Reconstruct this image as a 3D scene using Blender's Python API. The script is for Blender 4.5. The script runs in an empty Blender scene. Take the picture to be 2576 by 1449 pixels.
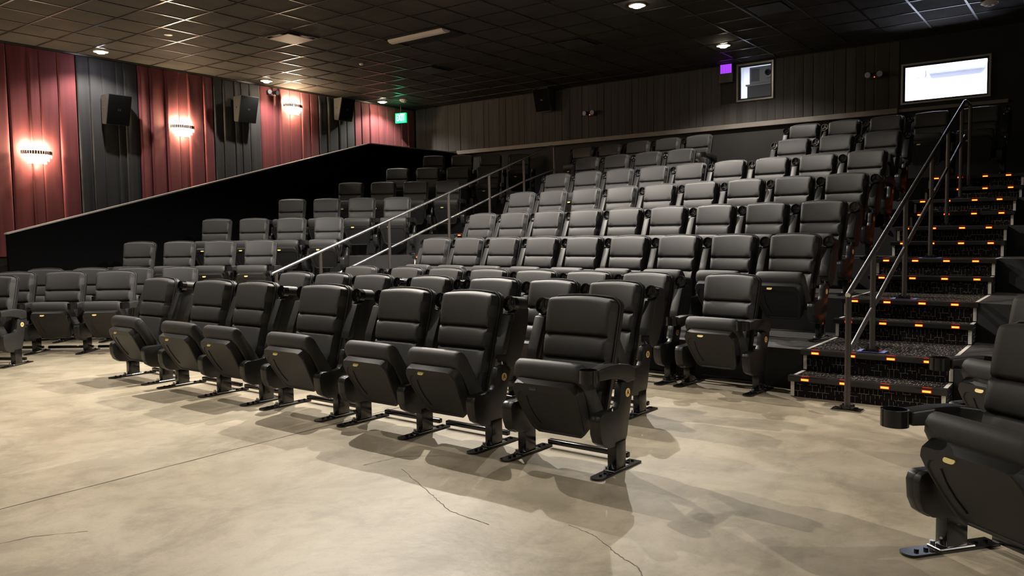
import bpy, bmesh, math, random
from mathutils import Vector, Matrix
random.seed(7)
PI = math.pi
scene = bpy.context.scene
COL = scene.collection
R = math.radians

# ------------------------------------------------------------------ helpers
def link(o, parent=None):
    COL.objects.link(o)
    if parent is not None:
        o.parent = parent
    return o

def finish(bm, name, mats, smooth=35):
    bmesh.ops.recalc_face_normals(bm, faces=bm.faces)
    me = bpy.data.meshes.new(name)
    bm.to_mesh(me); bm.free()
    for m in (mats if isinstance(mats, (list, tuple)) else [mats]):
        me.materials.append(m)
    if smooth:
        for p in me.polygons: p.use_smooth = True
        me.set_sharp_from_angle(angle=R(smooth))
    return me

def obj(name, bm, mats, parent=None, loc=None, smooth=35):
    o = bpy.data.objects.new(name, finish(bm, name, mats, smooth))
    if loc is not None: o.location = loc
    return link(o, parent)

def inst(name, me, parent=None, loc=None, rot=None):
    o = bpy.data.objects.new(name, me)
    if loc is not None: o.location = loc
    if rot is not None: o.rotation_euler = rot
    return link(o, parent)

def tag(o, label=None, cat=None, group=None, kind=None):
    if label: o['label'] = label
    if cat: o['category'] = cat
    if group: o['group'] = group
    if kind: o['kind'] = kind
    return o

def empty(name, loc, rz=0.0, label=None, cat=None, group=None):
    o = bpy.data.objects.new(name, None)
    o.location = loc; o.rotation_euler = (0, 0, rz); o.empty_display_size = 0.1
    link(o)
    return tag(o, label, cat, group)

def bx(bm, x0, x1, y0, y1, z0, z1, mi=0, bev=0.0, seg=2):
    vs = [bm.verts.new((x, y, z)) for z in (z0, z1) for y in (y0, y1) for x in (x0, x1)]
    fs = [bm.faces.new([vs[i] for i in q]) for q in ((0,1,3,2),(4,6,7,5),(0,4,5,1),(2,3,7,6),(0,2,6,4),(1,5,7,3))]
    for f in fs: f.material_index = mi
    if bev:
        es = list({e for f in fs for e in f.edges})
        r = bmesh.ops.bevel(bm, geom=es, offset=bev, segments=seg, profile=0.5, affect='EDGES')
        for f in r['faces']: f.material_index = mi
    return fs

def prism(bm, pts, axis, a, b, mi=0, bev=0.0, seg=2):
    """polygon pts (2-D) swept along axis from a to b. axis 0: pts are (y,z); 1: (x,z); 2: (x,y)"""
    def P(p, t):
        return {0: (t, p[0], p[1]), 1: (p[0], t, p[1]), 2: (p[0], p[1], t)}[axis]
    A = [bm.verts.new(P(p, a)) for p in pts]; B = [bm.verts.new(P(p, b)) for p in pts]
    n = len(pts); fs = [bm.faces.new(A), bm.faces.new(B[::-1])]
    for i in range(n):
        fs.append(bm.faces.new([A[i], A[(i+1) % n], B[(i+1) % n], B[i]]))
    for f in fs: f.material_index = mi
    if bev:
        es = list({e for f in fs for e in f.edges})
        bmesh.ops.recalc_face_normals(bm, faces=fs)
        r = bmesh.ops.bevel(bm, geom=es, offset=bev, segments=seg, profile=0.5, affect='EDGES', clamp_overlap=True)
        for f in r['faces']: f.material_index = mi
    return fs

def frame_axes(d):
    d = Vector(d).normalized()
    u = d.cross(Vector((0, 0, 1)))
    if u.length < 1e-4: u = Vector((1, 0, 0))
    u.normalize(); v = u.cross(d).normalized()
    return d, u, v

def tube(bm, p, q, r, n=12, mi=0, cap=True, r2=None):
    p = Vector(p); q = Vector(q); d, u, v = frame_axes(q - p)
    r2 = r if r2 is None else r2
    A = [bm.verts.new(p + (u*math.cos(t) + v*math.sin(t))*r) for t in [2*PI*i/n for i in range(n)]]
    B = [bm.verts.new(q + (u*math.cos(t) + v*math.sin(t))*r2) for t in [2*PI*i/n for i in range(n)]]
    for i in range(n):
        bm.faces.new([A[i], A[(i+1) % n], B[(i+1) % n], B[i]]).material_index = mi
    if cap:
        bm.faces.new(A[::-1]).material_index = mi; bm.faces.new(B).material_index = mi

def polytube(bm, pts, r, n=12, mi=0):
    pts = [Vector(p) for p in pts]
    rings = []
    for i, p in enumerate(pts):
        if i == 0: d = pts[1] - p
        elif i == len(pts)-1: d = p - pts[i-1]
        else: d = (pts[i+1]-p).normalized() + (p-pts[i-1]).normalized()
        d, u, v = frame_axes(d)
        rings.append([bm.verts.new(p + (u*math.cos(t) + v*math.sin(t))*r) for t in [2*PI*k/n for k in range(n)]])
    for a, b in zip(rings, rings[1:]):
        for k in range(n):
            bm.faces.new([a[k], a[(k+1) % n], b[(k+1) % n], b[k]]).material_index = mi
    bm.faces.new(rings[0][::-1]).material_index = mi; bm.faces.new(rings[-1]).material_index = mi

def ring(bm, c, axis, ro, ri, h, n=24, mi=0):
    """open tube wall (annulus) from c along axis, length h"""
    c = Vector(c); d, u, v = frame_axes(axis)
    def circ(r, k): return [bm.verts.new(c + d*k + (u*math.cos(t) + v*math.sin(t))*r) for t in [2*PI*i/n for i in range(n)]]
    a, b, e, f = circ(ro, 0), circ(ro, h), circ(ri, h), circ(ri, 0)
    for s, t in ((a, b), (b, e), (e, f), (f, a)):
        for i in range(n):
            bm.faces.new([s[i], s[(i+1) % n], t[(i+1) % n], t[i]]).material_index = mi

def disc(bm, c, axis, r, n=24, mi=0):
    c = Vector(c); d, u, v = frame_axes(axis)
    f = bm.faces.new([bm.verts.new(c + (u*math.cos(t) + v*math.sin(t))*r) for t in [2*PI*i/n for i in range(n)]])
    f.material_index = mi
    return f

def text_mesh(s, size, mat, extrude=0.0, name='letter'):
    cu = bpy.data.curves.new(name, 'FONT'); cu.body = s; cu.size = size
    cu.align_x = 'CENTER'; cu.align_y = 'CENTER'; cu.extrude = extrude; cu.offset = size*0.02
    t = bpy.data.objects.new(name, cu); COL.objects.link(t)
    dg = bpy.context.evaluated_depsgraph_get()
    me = bpy.data.meshes.new_from_object(t.evaluated_get(dg))
    COL.objects.unlink(t); bpy.data.objects.remove(t); bpy.data.curves.remove(cu)
    me.materials.clear(); me.materials.append(mat)
    return me

# ------------------------------------------------------------------ materials
def mat(name, col, rough=0.5, metal=0.0, emit=None, es=0.0, spec=0.5, coat=0.0, bump=None, var=None):
    m = bpy.data.materials.new(name); m.use_nodes = True
    nt = m.node_tree; b = nt.nodes['Principled BSDF']
    b.inputs['Base Color'].default_value = (*col, 1); b.inputs['Roughness'].default_value = rough
    b.inputs['Metallic'].default_value = metal; b.inputs['Specular IOR Level'].default_value = spec
    b.inputs['Coat Weight'].default_value = coat
    if emit: b.inputs['Emission Color'].default_value = (*emit, 1); b.inputs['Emission Strength'].default_value = es
    tc = nt.nodes.new('ShaderNodeTexCoord')
    if var:
        sc, amt = var
        n = nt.nodes.new('ShaderNodeTexNoise'); n.inputs['Scale'].default_value = sc; n.inputs['Detail'].default_value = 5
        nt.links.new(tc.outputs['Object'], n.inputs['Vector'])
        r = nt.nodes.new('ShaderNodeMapRange'); r.inputs[1].default_value = .3; r.inputs[2].default_value = .7
        r.inputs[3].default_value = 1-amt; r.inputs[4].default_value = 1+amt
        nt.links.new(n.outputs['Fac'], r.inputs[0])
        mx = nt.nodes.new('ShaderNodeVectorMath'); mx.operation = 'SCALE'; mx.inputs[0].default_value = col
        nt.links.new(r.outputs[0], mx.inputs['Scale']); nt.links.new(mx.outputs[0], b.inputs['Base Color'])
    if bump:
        sc, st, dist = bump
        n = nt.nodes.new('ShaderNodeTexNoise'); n.inputs['Scale'].default_value = sc; n.inputs['Detail'].default_value = 3
        nt.links.new(tc.outputs['Object'], n.inputs['Vector'])
        bp = nt.nodes.new('ShaderNodeBump'); bp.inputs['Strength'].default_value = st; bp.inputs['Distance'].default_value = dist
        nt.links.new(n.outputs['Fac'], bp.inputs['Height']); nt.links.new(bp.outputs[0], b.inputs['Normal'])
    return m

M = {}
M['leather'] = mat('black_leatherette', (.045,.0445,.045), .54, spec=.42, bump=(420, .25, .002))
M['plastic'] = mat('black_moulded_plastic', (.020,.020,.020), .48, spec=.42, bump=(900, .12, .001))
M['panel'] = mat('black_side_panel', (.017,.017,.017), .38, spec=.5)
M['gloss'] = mat('gloss_black_steel', (.008,.008,.009), .18, spec=.6)
M['cupfloor'] = mat('grey_cup_floor', (.26,.26,.27), .3)
M['chrome'] = mat('bright_steel', (.75,.75,.78), .18, 1.0)
M['yellow'] = mat('brass_yellow_plate', (.88,.68,.24), .4, .1)
M['orange'] = mat('orange_row_disc', (.95,.64,.24), .5)
M['ink'] = mat('dark_ink', (.02,.015,.01), .6)
M['blackpaint'] = mat('black_paint', (.012,.012,.013), .6, var=(3, .25))
M['wallblack'] = mat('black_wall_paint', (.016,.0155,.0155), .75, var=(2.5, .2))
M['partition'] = mat('black_partition_board', (.0025,.0025,.003), .9, spec=.08)
M['cap'] = mat('pale_cap_strip', (.42,.38,.36), .45)
M['trim'] = mat('taupe_wall_rail', (.20,.175,.155), .55, var=(4, .15))
M['steel'] = mat('brushed_rail_steel', (.62,.62,.64), .30, 1.0)
M['post'] = mat('bronze_rail_post', (.085,.075,.07), .4, .6)
M['tape'] = mat('blue_masking_sheet', (.28,.33,.85), .45)
M['nosing'] = mat('black_stair_nosing', (.022,.021,.021), .35, bump=(120, .3, .002))
M['strip'] = mat('white_edge_strip', (.82,.79,.72), .5)
M['ledred'] = mat('red_step_light', (.5,.05,.01), .4, emit=(1,.23,.03), es=3.4)
M['red_halo'] = mat('painted_red_halo', (.4,.02,.005), .3, emit=(1,.022,.003), es=1.3)  # glowing border that paints the red halo round each step light
M['nosing_glow'] = mat('painted_nosing_glow', (.4,.03,.01), .3, emit=(1,.03,.005), es=.45)  # painted glow standing in for the red reflection on the nosing
M['platform'] = mat('dark_platform_floor', (.050,.047,.047), .55, var=(14, .45), bump=(60, .3, .003))
M['frame'] = mat('aluminium_window_frame', (.42,.41,.40), .35, .7)
M['gasket'] = mat('black_gasket', (.01,.01,.012), .5)
M['booth'] = mat('white_booth_wall', (.82,.84,.90), .7)
M['boothgrey'] = mat('blue_grey_booth_fitting', (.33,.34,.45), .6)
M['projwhite'] = mat('off_white_projector_case', (.55,.58,.57), .45)
M['projgrey'] = mat('grey_projector_stand', (.24,.25,.27), .6)
M['lensglass'] = mat('dark_lens_glass', (.02,.02,.05), .08)
M['grille'] = mat('speaker_grille_black', (.003,.003,.003), .8, spec=.1, bump=(700, .3, .001))
M['spkbox'] = mat('speaker_case_black', (.045,.042,.04), .45)
M['tbar'] = mat('ceiling_grid_bar', (.018,.016,.015), .30, .0, spec=.9)
M['ventlight'] = mat('pale_vent_panel', (.42,.33,.30), .5)
M['ventdark'] = mat('dark_vent_panel', (.045,.045,.05), .5)
M['lens'] = mat('troffer_lens', (.72,.62,.55), .5)
M['whiteplastic'] = mat('white_plastic', (.75,.68,.62), .4)
M['purple'] = mat('purple_emitter_face', (.2,.02,.4), .5, emit=(.42,.06,1), es=1.1)
M['purpleline'] = mat('dark_purple_line', (.05,.0,.12), .5, emit=(.2,.02,.55), es=.5)
M['green'] = mat('exit_green_panel', (.0,.25,.08), .4, emit=(.0,.55,.18), es=1.2)
M['exitletter'] = mat('exit_letter_glow', (.5,1,.9), .4, emit=(.25,1,.75), es=3.2)
M['bulb'] = mat('warm_lamp_glow', (1,1,1), .4, emit=(1,.86,.62), es=90)
M['bulbcool'] = mat('cool_lamp_glow', (1,1,1), .4, emit=(.93,.9,1), es=60)
M['crystal'] = mat('lit_crystal', (1,.95,.85), .15, emit=(1,.84,.62), es=2.6)
M['crystaldark'] = mat('smoky_crystal_band', (.10,.085,.075), .08, spec=.9)
M['redled'] = mat('red_pilot_light', (.5,.02,.01), .4, emit=(1,.06,.03), es=4)
M['tubewhite'] = mat('booth_tube_glow', (1,1,1), .4, emit=(.93,.94,1), es=26)
M['screen'] = mat('pale_movie_screen', (.75,.75,.75), .8)

def curtain_mat(name, col, rough):
    m = mat(name, col, rough, spec=.25)
    nt = m.node_tree; b = nt.nodes['Principled BSDF']
    b.inputs['Sheen Weight'].default_value = .15
    tc = nt.nodes['Texture Coordinate']
    mp = nt.nodes.new('ShaderNodeMapping'); mp.inputs['Scale'].default_value = (9, 9, .35)
    n = nt.nodes.new('ShaderNodeTexNoise'); n.inputs['Scale'].default_value = 1.0; n.inputs['Detail'].default_value = 4
    nt.links.new(tc.outputs['Object'], mp.inputs[0]); nt.links.new(mp.outputs[0], n.inputs['Vector'])
    r = nt.nodes.new('ShaderNodeMapRange'); r.inputs[1].default_value = .3; r.inputs[2].default_value = .7; r.inputs[3].default_value = .75; r.inputs[4].default_value = 1.2
    nt.links.new(n.outputs['Fac'], r.inputs[0])
    mx = nt.nodes.new('ShaderNodeVectorMath'); mx.operation = 'SCALE'; mx.inputs[0].default_value = col
    nt.links.new(r.outputs[0], mx.inputs['Scale']); nt.links.new(mx.outputs[0], b.inputs['Base Color'])
    return m
M['red'] = curtain_mat('burgundy_curtain_cloth', (.165,.036,.042), .75)
M['dark'] = curtain_mat('charcoal_curtain_cloth', (.030,.030,.032), .8)
M['backdark'] = curtain_mat('charcoal_back_wall_cloth', (.064,.060,.058), .85)

def ceiling_mat():
    m = mat('ceiling_tile_board', (.047,.041,.034), .85, spec=.2)
    nt = m.node_tree; b = nt.nodes['Principled BSDF']; tc = nt.nodes['Texture Coordinate']
    n1 = nt.nodes.new('ShaderNodeTexNoise'); n1.inputs['Scale'].default_value = 55; n1.inputs['Detail'].default_value = 4
    v = nt.nodes.new('ShaderNodeTexVoronoi'); v.inputs['Scale'].default_value = 1/.58; v.distance = 'CHEBYCHEV'; v.inputs['Randomness'].default_value = 0
    nt.links.new(tc.outputs['Object'], n1.inputs['Vector']); nt.links.new(tc.outputs['Object'], v.inputs['Vector'])
    sep = nt.nodes.new('ShaderNodeSeparateColor'); nt.links.new(v.outputs['Color'], sep.inputs[0])
    r1 = nt.nodes.new('ShaderNodeMapRange'); r1.inputs[1].default_value = .3; r1.inputs[2].default_value = .7; r1.inputs[3].default_value = .82; r1.inputs[4].default_value = 1.18
    r2 = nt.nodes.new('ShaderNodeMapRange'); r2.inputs[3].default_value = .82; r2.inputs[4].default_value = 1.18
    nt.links.new(n1.outputs['Fac'], r1.inputs[0]); nt.links.new(sep.outputs[0], r2.inputs[0])
    mul = nt.nodes.new('ShaderNodeMath'); mul.operation = 'MULTIPLY'
    nt.links.new(r1.outputs[0], mul.inputs[0]); nt.links.new(r2.outputs[0], mul.inputs[1])
    mx = nt.nodes.new('ShaderNodeVectorMath'); mx.operation = 'SCALE'; mx.inputs[0].default_value = (.047,.041,.034)
    nt.links.new(mul.outputs[0], mx.inputs['Scale']); nt.links.new(mx.outputs[0], b.inputs['Base Color'])
    return m
M['ceiling'] = ceiling_mat()

def floor_mat():
    m = mat('worn_concrete_floor', (.5,.42,.31), .42, spec=.4)
    nt = m.node_tree; b = nt.nodes['Principled BSDF']; tc = nt.nodes['Texture Coordinate']
    def noise(sc, det, rough=.5, dist=0, scale=None):
        n = nt.nodes.new('ShaderNodeTexNoise'); n.inputs['Scale'].default_value = sc; n.inputs['Detail'].default_value = det
        n.inputs['Roughness'].default_value = rough; n.inputs['Distortion'].default_value = dist
        if scale:
            mp = nt.nodes.new('ShaderNodeMapping'); mp.inputs['Scale'].default_value = scale
            nt.links.new(tc.outputs['Object'], mp.inputs[0]); nt.links.new(mp.outputs[0], n.inputs['Vector'])
        else: nt.links.new(tc.outputs['Object'], n.inputs['Vector'])
        return n.outputs['Fac']
    def ramp(src, stops):
        r = nt.nodes.new('ShaderNodeValToRGB'); e = r.color_ramp.elements
        e[0].position, e[0].color = stops[0][0], (*stops[0][1], 1); e[1].position, e[1].color = stops[-1][0], (*stops[-1][1], 1)
        for p, c in stops[1:-1]:
            k = e.new(p); k.color = (*c, 1)
        nt.links.new(src, r.inputs[0]); return r.outputs[0]
    def mixc(mode, f, a, c):
        x = nt.nodes.new('ShaderNodeMix'); x.data_type = 'RGBA'; x.blend_type = mode
        if isinstance(f, float): x.inputs[0].default_value = f
        else: nt.links.new(f, x.inputs[0])
        nt.links.new(a, x.inputs[6])
        if isinstance(c, tuple): x.inputs[7].default_value = (*c, 1)
        else: nt.links.new(c, x.inputs[7])
        return x.outputs[2]
    base = ramp(noise(.9, 10, .66, .25), [(.30, (.31,.262,.190)), (.45, (.405,.348,.255)), (.58, (.475,.413,.312)), (.72, (.53,.47,.37))])
    stain = ramp(noise(1.7, 9, .68, .4), [(.42, (.62,.61,.58)), (.50, (.90,.895,.88)), (.56, (1,1,1))])
    c = mixc('MULTIPLY', .60, base, stain)
    s2 = ramp(noise(5.5, 8, .7, .3, (1, .5, 1)), [(.40, (.80,.79,.76)), (.50, (1,1,1))])
    c = mixc('MULTIPLY', .55, c, s2)
    sp = ramp(noise(70, 5, .6), [(.34, (.78,.76,.72)), (.46, (1,1,1))])
    c = mixc('MULTIPLY', .35, c, sp)
    br = ramp(noise(3.1, 9, .74, .8, (1, .3, 1)), [(.60, (0,0,0)), (.72, (.30,.30,.30))])
    c = mixc('MIX', br, c, (.74,.70,.60))
    nt.links.new(c, b.inputs['Base Color'])
    rr = nt.nodes.new('ShaderNodeMapRange'); rr.inputs[3].default_value = .34; rr.inputs[4].default_value = .55
    nt.links.new(noise(4, 5), rr.inputs[0]); nt.links.new(rr.outputs[0], b.inputs['Roughness'])
    bp = nt.nodes.new('ShaderNodeBump'); bp.inputs['Strength'].default_value = .12; bp.inputs['Distance'].default_value = .01
    nt.links.new(noise(20, 6), bp.inputs['Height']); nt.links.new(bp.outputs[0], b.inputs['Normal'])
    return m
M['floor'] = floor_mat()
M['crack'] = mat('dark_floor_crack', (.11,.095,.075), .8)

def carpet_mat(name, plane, g=1.0):
    """black carpet with thin broken brick-like grey lines; plane 'xz' for risers, 'xy' for treads"""
    m = mat(name, (.012,.010,.011), .95, spec=.1)
    nt = m.node_tree; b = nt.nodes['Principled BSDF']; tc = nt.nodes['Texture Coordinate']
    mp = nt.nodes.new('ShaderNodeMapping')
    if plane == 'xz': mp.inputs['Rotation'].default_value = (-PI/2, 0, 0)
    nt.links.new(tc.outputs['Object'], mp.inputs[0])
    def brick(w, h, off, mort):
        k = nt.nodes.new('ShaderNodeTexBrick'); k.inputs['Scale'].default_value = 1; k.inputs['Brick Width'].default_value = w
        k.inputs['Row Height'].default_value = h; k.inputs['Mortar Size'].default_value = mort; k.offset = off
        k.inputs['Mortar Smooth'].default_value = 0; nt.links.new(mp.outputs[0], k.inputs['Vector'])
        return k.outputs['Fac']
    f1, f2 = brick(.046, .050, .37, .0012), brick(.031, .074, .61, .0011)
    n = nt.nodes.new('ShaderNodeTexNoise'); n.inputs['Scale'].default_value = 13; n.inputs['Detail'].default_value = 2
    nt.links.new(mp.outputs[0], n.inputs['Vector'])
    def gt(src, t, inv=False):
        k = nt.nodes.new('ShaderNodeMath'); k.operation = 'LESS_THAN' if inv else 'GREATER_THAN'; k.inputs[1].default_value = t
        nt.links.new(src, k.inputs[0]); return k.outputs[0]
    def op(o, a, c):
        k = nt.nodes.new('ShaderNodeMath'); k.operation = o; nt.links.new(a, k.inputs[0]); nt.links.new(c, k.inputs[1]); return k.outputs[0]
    lines = op('MAXIMUM', op('MULTIPLY', f1, gt(n.outputs['Fac'], .54)), op('MULTIPLY', f2, gt(n.outputs['Fac'], .47, True)))
    cn = nt.nodes.new('ShaderNodeTexNoise'); cn.inputs['Scale'].default_value = 30; nt.links.new(mp.outputs[0], cn.inputs['Vector'])
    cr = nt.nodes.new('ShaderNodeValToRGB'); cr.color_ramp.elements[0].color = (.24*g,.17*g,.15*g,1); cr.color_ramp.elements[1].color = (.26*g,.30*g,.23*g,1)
    cr.color_ramp.elements[0].position = .4; cr.color_ramp.elements[1].position = .6
    nt.links.new(cn.outputs['Fac'], cr.inputs[0])
    mx = nt.nodes.new('ShaderNodeMix'); mx.data_type = 'RGBA'; mx.inputs[6].default_value = (.012,.010,.011,1)
    nt.links.new(lines, mx.inputs[0]); nt.links.new(cr.outputs[0], mx.inputs[7]); nt.links.new(mx.outputs[2], b.inputs['Base Color'])
    return m
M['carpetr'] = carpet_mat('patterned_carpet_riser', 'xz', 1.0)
M['carpett'] = carpet_mat('patterned_carpet_lit_tread', 'xy', 1.9)  # tread lines painted brighter, as if lit, instead of adding a lamp

def glass_mat():
    m = bpy.data.materials.new('clear_window_glass'); m.use_nodes = True; nt = m.node_tree
    out = nt.nodes['Material Output']; nt.nodes.remove(nt.nodes['Principled BSDF'])
    t = nt.nodes.new('ShaderNodeBsdfTransparent'); g = nt.nodes.new('ShaderNodeBsdfGlossy'); g.inputs['Roughness'].default_value = .02
    f = nt.nodes.new('ShaderNodeFresnel'); f.inputs[0].default_value = 1.45
    x = nt.nodes.new('ShaderNodeMixShader'); nt.links.new(f.outputs[0], x.inputs[0]); nt.links.new(t.outputs[0], x.inputs[1]); nt.links.new(g.outputs[0], x.inputs[2])
    nt.links.new(x.outputs[0], out.inputs[0])
    return m
M['glass'] = glass_mat()

# ------------------------------------------------------------------ camera
H = 1.27
f_px, pitch, roll, yaw = 2011.788, -0.0665395, -0.0141556, 0.6426859
Fw = Vector((-math.sin(yaw)*math.cos(pitch), math.cos(yaw)*math.cos(pitch), math.sin(pitch)))
Rt = Vector((math.cos(yaw), math.sin(yaw), 0)); Up = Rt.cross(Fw)
R2 = Rt*math.cos(roll) + Up*math.sin(roll); U2 = -Rt*math.sin(roll) + Up*math.cos(roll)
cd = bpy.data.cameras.new('camera'); cam = bpy.data.objects.new('camera', cd); COL.objects.link(cam)
cd.sensor_width = 36; cd.lens = f_px/2576*36; cd.clip_start = .05; cd.clip_end = 200
mw = Matrix((( R2.x, U2.x, -Fw.x, 0), (R2.y, U2.y, -Fw.y, 0), (R2.z, U2.z, -Fw.z, H), (0, 0, 0, 1)))
cam.matrix_world = mw
scene.camera = cam

# ------------------------------------------------------------------ room shell
XL_, XR_, YF_, YB_, ZC = -12.62, 4.6, -3.6, 13.30, 4.10
LV = .3238                      # rise of one seating level
TILE, GX, GY = .58, -12.5512, 4.769
def structure(name, bm, m, loc=None, smooth=0):
    return tag(obj(name, bm, m, loc=loc, smooth=smooth), kind='structure')

bm = bmesh.new()
f = bm.faces.new([bm.verts.new(p) for p in ((XL_,YF_,0),(XR_,YF_,0),(XR_,YB_,0),(XL_,YB_,0))])
def ribbon(bm, pts, w, mi, z=.0012):
    vs = []
    for i, p in enumerate(pts):
        a = pts[max(i-1, 0)]; b = pts[min(i+1, len(pts)-1)]
        d = Vector((b[0]-a[0], b[1]-a[1], 0)).normalized(); n = Vector((-d.y, d.x, 0))
        ww = w*(.4 + .8*random.random())
        vs.append((bm.verts.new((p[0]+n.x*ww, p[1]+n.y*ww, z)), bm.verts.new((p[0]-n.x*ww, p[1]-n.y*ww, z))))
    for (a, b), (c, d) in zip(vs, vs[1:]):
        bm.faces.new([a, b, d, c]).material_index = 1
def wig(pts, n, amp):
    out = []
    for a, b in zip(pts, pts[1:]):
        for k in range(n):
            t = k/n
            out.append((a[0]+(b[0]-a[0])*t + random.uniform(-amp, amp), a[1]+(b[1]-a[1])*t + random.uniform(-amp, amp)))
    return out + [pts[-1]]
ribbon(bm, wig([(-4.16, -3.5), (-4.20, 2.1), (-4.205, 6.2)], 30, .003), .0055, 1)
for c in ([(-3.071,3.07),(-2.667,2.856),(-2.415,2.717),(-2.153,2.682)], [(-1.866,2.88),(-1.695,2.83),(-1.512,2.704),(-1.395,2.648)],
          [(-3.75,1.2),(-3.69,1.45),(-3.55,1.62)], [(-3.3,3.0),(-3.25,3.25),(-3.05,3.4)], [(-1.40,2.648),(-1.25,2.45),(-1.2,2.2)]):
    ribbon(bm, wig(c, 12, .004), .0019, 1)
structure('floor', bm, [M['floor'], M['crack']])

# ceiling with its exposed grid
bm = bmesh.new()
bm.faces.new([bm.verts.new(p) for p in ((XL_-GX,YF_-GY,0),(XL_-GX,YB_-GY,0),(XR_-GX,YB_-GY,0),(XR_-GX,YF_-GY,0))])
j = 1
while GX + j*TILE < XR_:
    x = j*TILE; bx(bm, x-.013, x+.013, YF_-GY, YB_-GY, -.006, -.0005, 1); j += 1
k = -14
while GY + k*TILE < YB_:
    y = k*TILE; bx(bm, XL_-GX, XR_-GX, y-.013, y+.013, -.0064, -.0005, 1); k += 1
structure('ceiling', bm, [M['ceiling'], M['tbar']], loc=(GX, GY, ZC))

def wall(name, x0, x1, y0, y1, z0, z1, m): 
    bm = bmesh.new(); bx(bm, x0, x1, y0, y1, z0, z1); return structure(name, bm, m)
wall('wall_left', XL_-.15, XL_, YF_, YB_, 0, ZC+.05, M['wallblack'])
wall('wall_right', XR_, XR_+.15, YF_, YB_, 0, ZC+.05, M['wallblack'])
wall('wall_front', XL_-.15, XR_+.15, YF_-.15, YF_, 0, ZC+.05, M['wallblack'])
# back wall built around the two booth windows
W1 = (-5.14, -4.51, 3.45, 4.075); W2 = (-2.59, -1.42, 3.13, 3.73)
bm = bmesh.new()
xs = [XL_-.15, W1[0], W1[1], W2[0], W2[1], XR_+.15]
def bw(x0, x1, z0, z1): bx(bm, x0, x1, YB_, YB_+.12, z0, z1)
bw(xs[0], xs[1], 0, ZC+.05); bw(xs[2], xs[3], 0, ZC+.05); bw(xs[4], xs[5], 0, ZC+.05)
bw(W1[0], W1[1], 0, W1[2]); bw(W1[0], W1[1], W1[3], ZC+.05); bw(W2[0], W2[1], 0, W2[2]); bw(W2[0], W2[1], W2[3], ZC+.05)
structure('wall_back', bm, M['wallblack'])
# rail along the back wall below the pleated cloth
bm = bmesh.new(); bx(bm, -11.33, -2.62, YB_-.09, YB_, 3.005, 3.085, 0, .006); bx(bm, -2.62, -1.2, YB_-.06, YB_, 3.02, 3.07, 0, .006)
structure('trim_1', bm, M['trim'])
# wall angle along the ceiling
bm = bmesh.new(); bx(bm, XL_, XL_+.045, YF_, YB_, ZC-.03, ZC-.001); structure('trim_2', bm, M['tbar'])

# pleated cloth: a sheet with flat panels and tight folds; runs along y (side wall) or x (back wall)
def pleats(bm, a, b, z0, z1, spacing, depth, fix, axis, sgn, zrip=0):
    n = max(2, round((b-a)/spacing)); seams = [a]
    for i in range(1, n): seams.append(a + (b-a)*(i + random.uniform(-.22, .22))/n)
    seams.append(b)
    prof = []
    for s, e in zip(seams, seams[1:]):
        w = e - s; tilt = random.uniform(.35, 1.0)*depth
        for t, d in ((0, 0), (.02, .5), (.05, .92), (.10, 1.0), (.22, .93), (.36, .84 + random.uniform(-.06, .06)), (.5, .76), (.64, .70 + random.uniform(-.06, .06)), (.78, .62), (.90, .56), (.955, .45), (.985, .1)):
            prof.append((s + w*t, d*tilt))
    prof.append((b, 0))
    zs = [z0, z0+(z1-z0)*.25, z0+(z1-z0)*.5, z0+(z1-z0)*.75, z1-.16, z1-.05, z1]
    rows = []
    for z in zs:
        top = 1.0 if z < z1-.1 else .45
        rows.append([])
        for u, d in prof:
            dd = fix + sgn*(.004 + d*top + random.uniform(-.002, .002))
            uu = u
            rows[-1].append(bm.verts.new((dd, uu, z) if axis == 'y' else (uu, dd, z)))
    for r, q in zip(rows, rows[1:]):
        for i in range(len(r)-1):
            bm.faces.new([r[i], r[i+1], q[i+1], q[i]])

def side_curtain(y0, y1, key, label, z0=1.06):
    bm = bmesh.new(); pleats(bm, y0+.004, y1-.004, z0, ZC-.035, .21, .042, XL_+.012, 'y', 1)
    o = obj('wall_curtain', bm, M[key], smooth=60); tag(o, label, 'curtain', 'curtains along the left wall'); return o
side_curtain(3.6, 4.95, 'red', 'sliver of burgundy pleated curtain at the far left edge, left of the first wall light')
side_curtain(4.95, 5.90, 'red', 'burgundy pleated curtain behind the nearest, lowest-looking crystal wall light')
side_curtain(5.90, 6.86, 'dark', 'charcoal pleated curtain behind the leftmost wall speaker')
side_curtain(6.86, 8.21, 'red', 'wide burgundy pleated curtain behind the middle crystal wall light')
side_curtain(8.21, 9.18, 'dark', 'charcoal pleated curtain behind the middle wall speaker')
side_curtain(9.18, 10.54, 'red', 'burgundy pleated curtain behind the farthest crystal wall light')
side_curtain(10.54, 11.47, 'dark', 'charcoal pleated curtain behind the third wall speaker')
side_curtain(11.47, 13.26, 'red', 'brightly lit burgundy pleated curtain in the corner below the exit sign')
def back_curtain(x0, x1, label, z0=3.09, z1=ZC-.02):
    bm = bmesh.new(); pleats(bm, x0, x1, z0, z1, .155, .032, YB_-.002, 'x', -1)
    o = obj('wall_curtain', bm, M['backdark'], smooth=60); tag(o, label, 'curtain', 'dark cloth on the back wall'); return o
back_curtain(-12.58, -11.28, 'plain dark pleated cloth in the back corner, right of the last burgundy curtain')
back_curtain(-11.26, -5.42, 'long dark pleated wall cloth above the rail, left of the projector window')
back_curtain(-5.42, -4.48, 'short dark pleated cloth under the projector window', 3.09, 3.44)
back_curtain(-4.48, -2.62, 'dark pleated wall cloth between the two booth windows')

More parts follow.
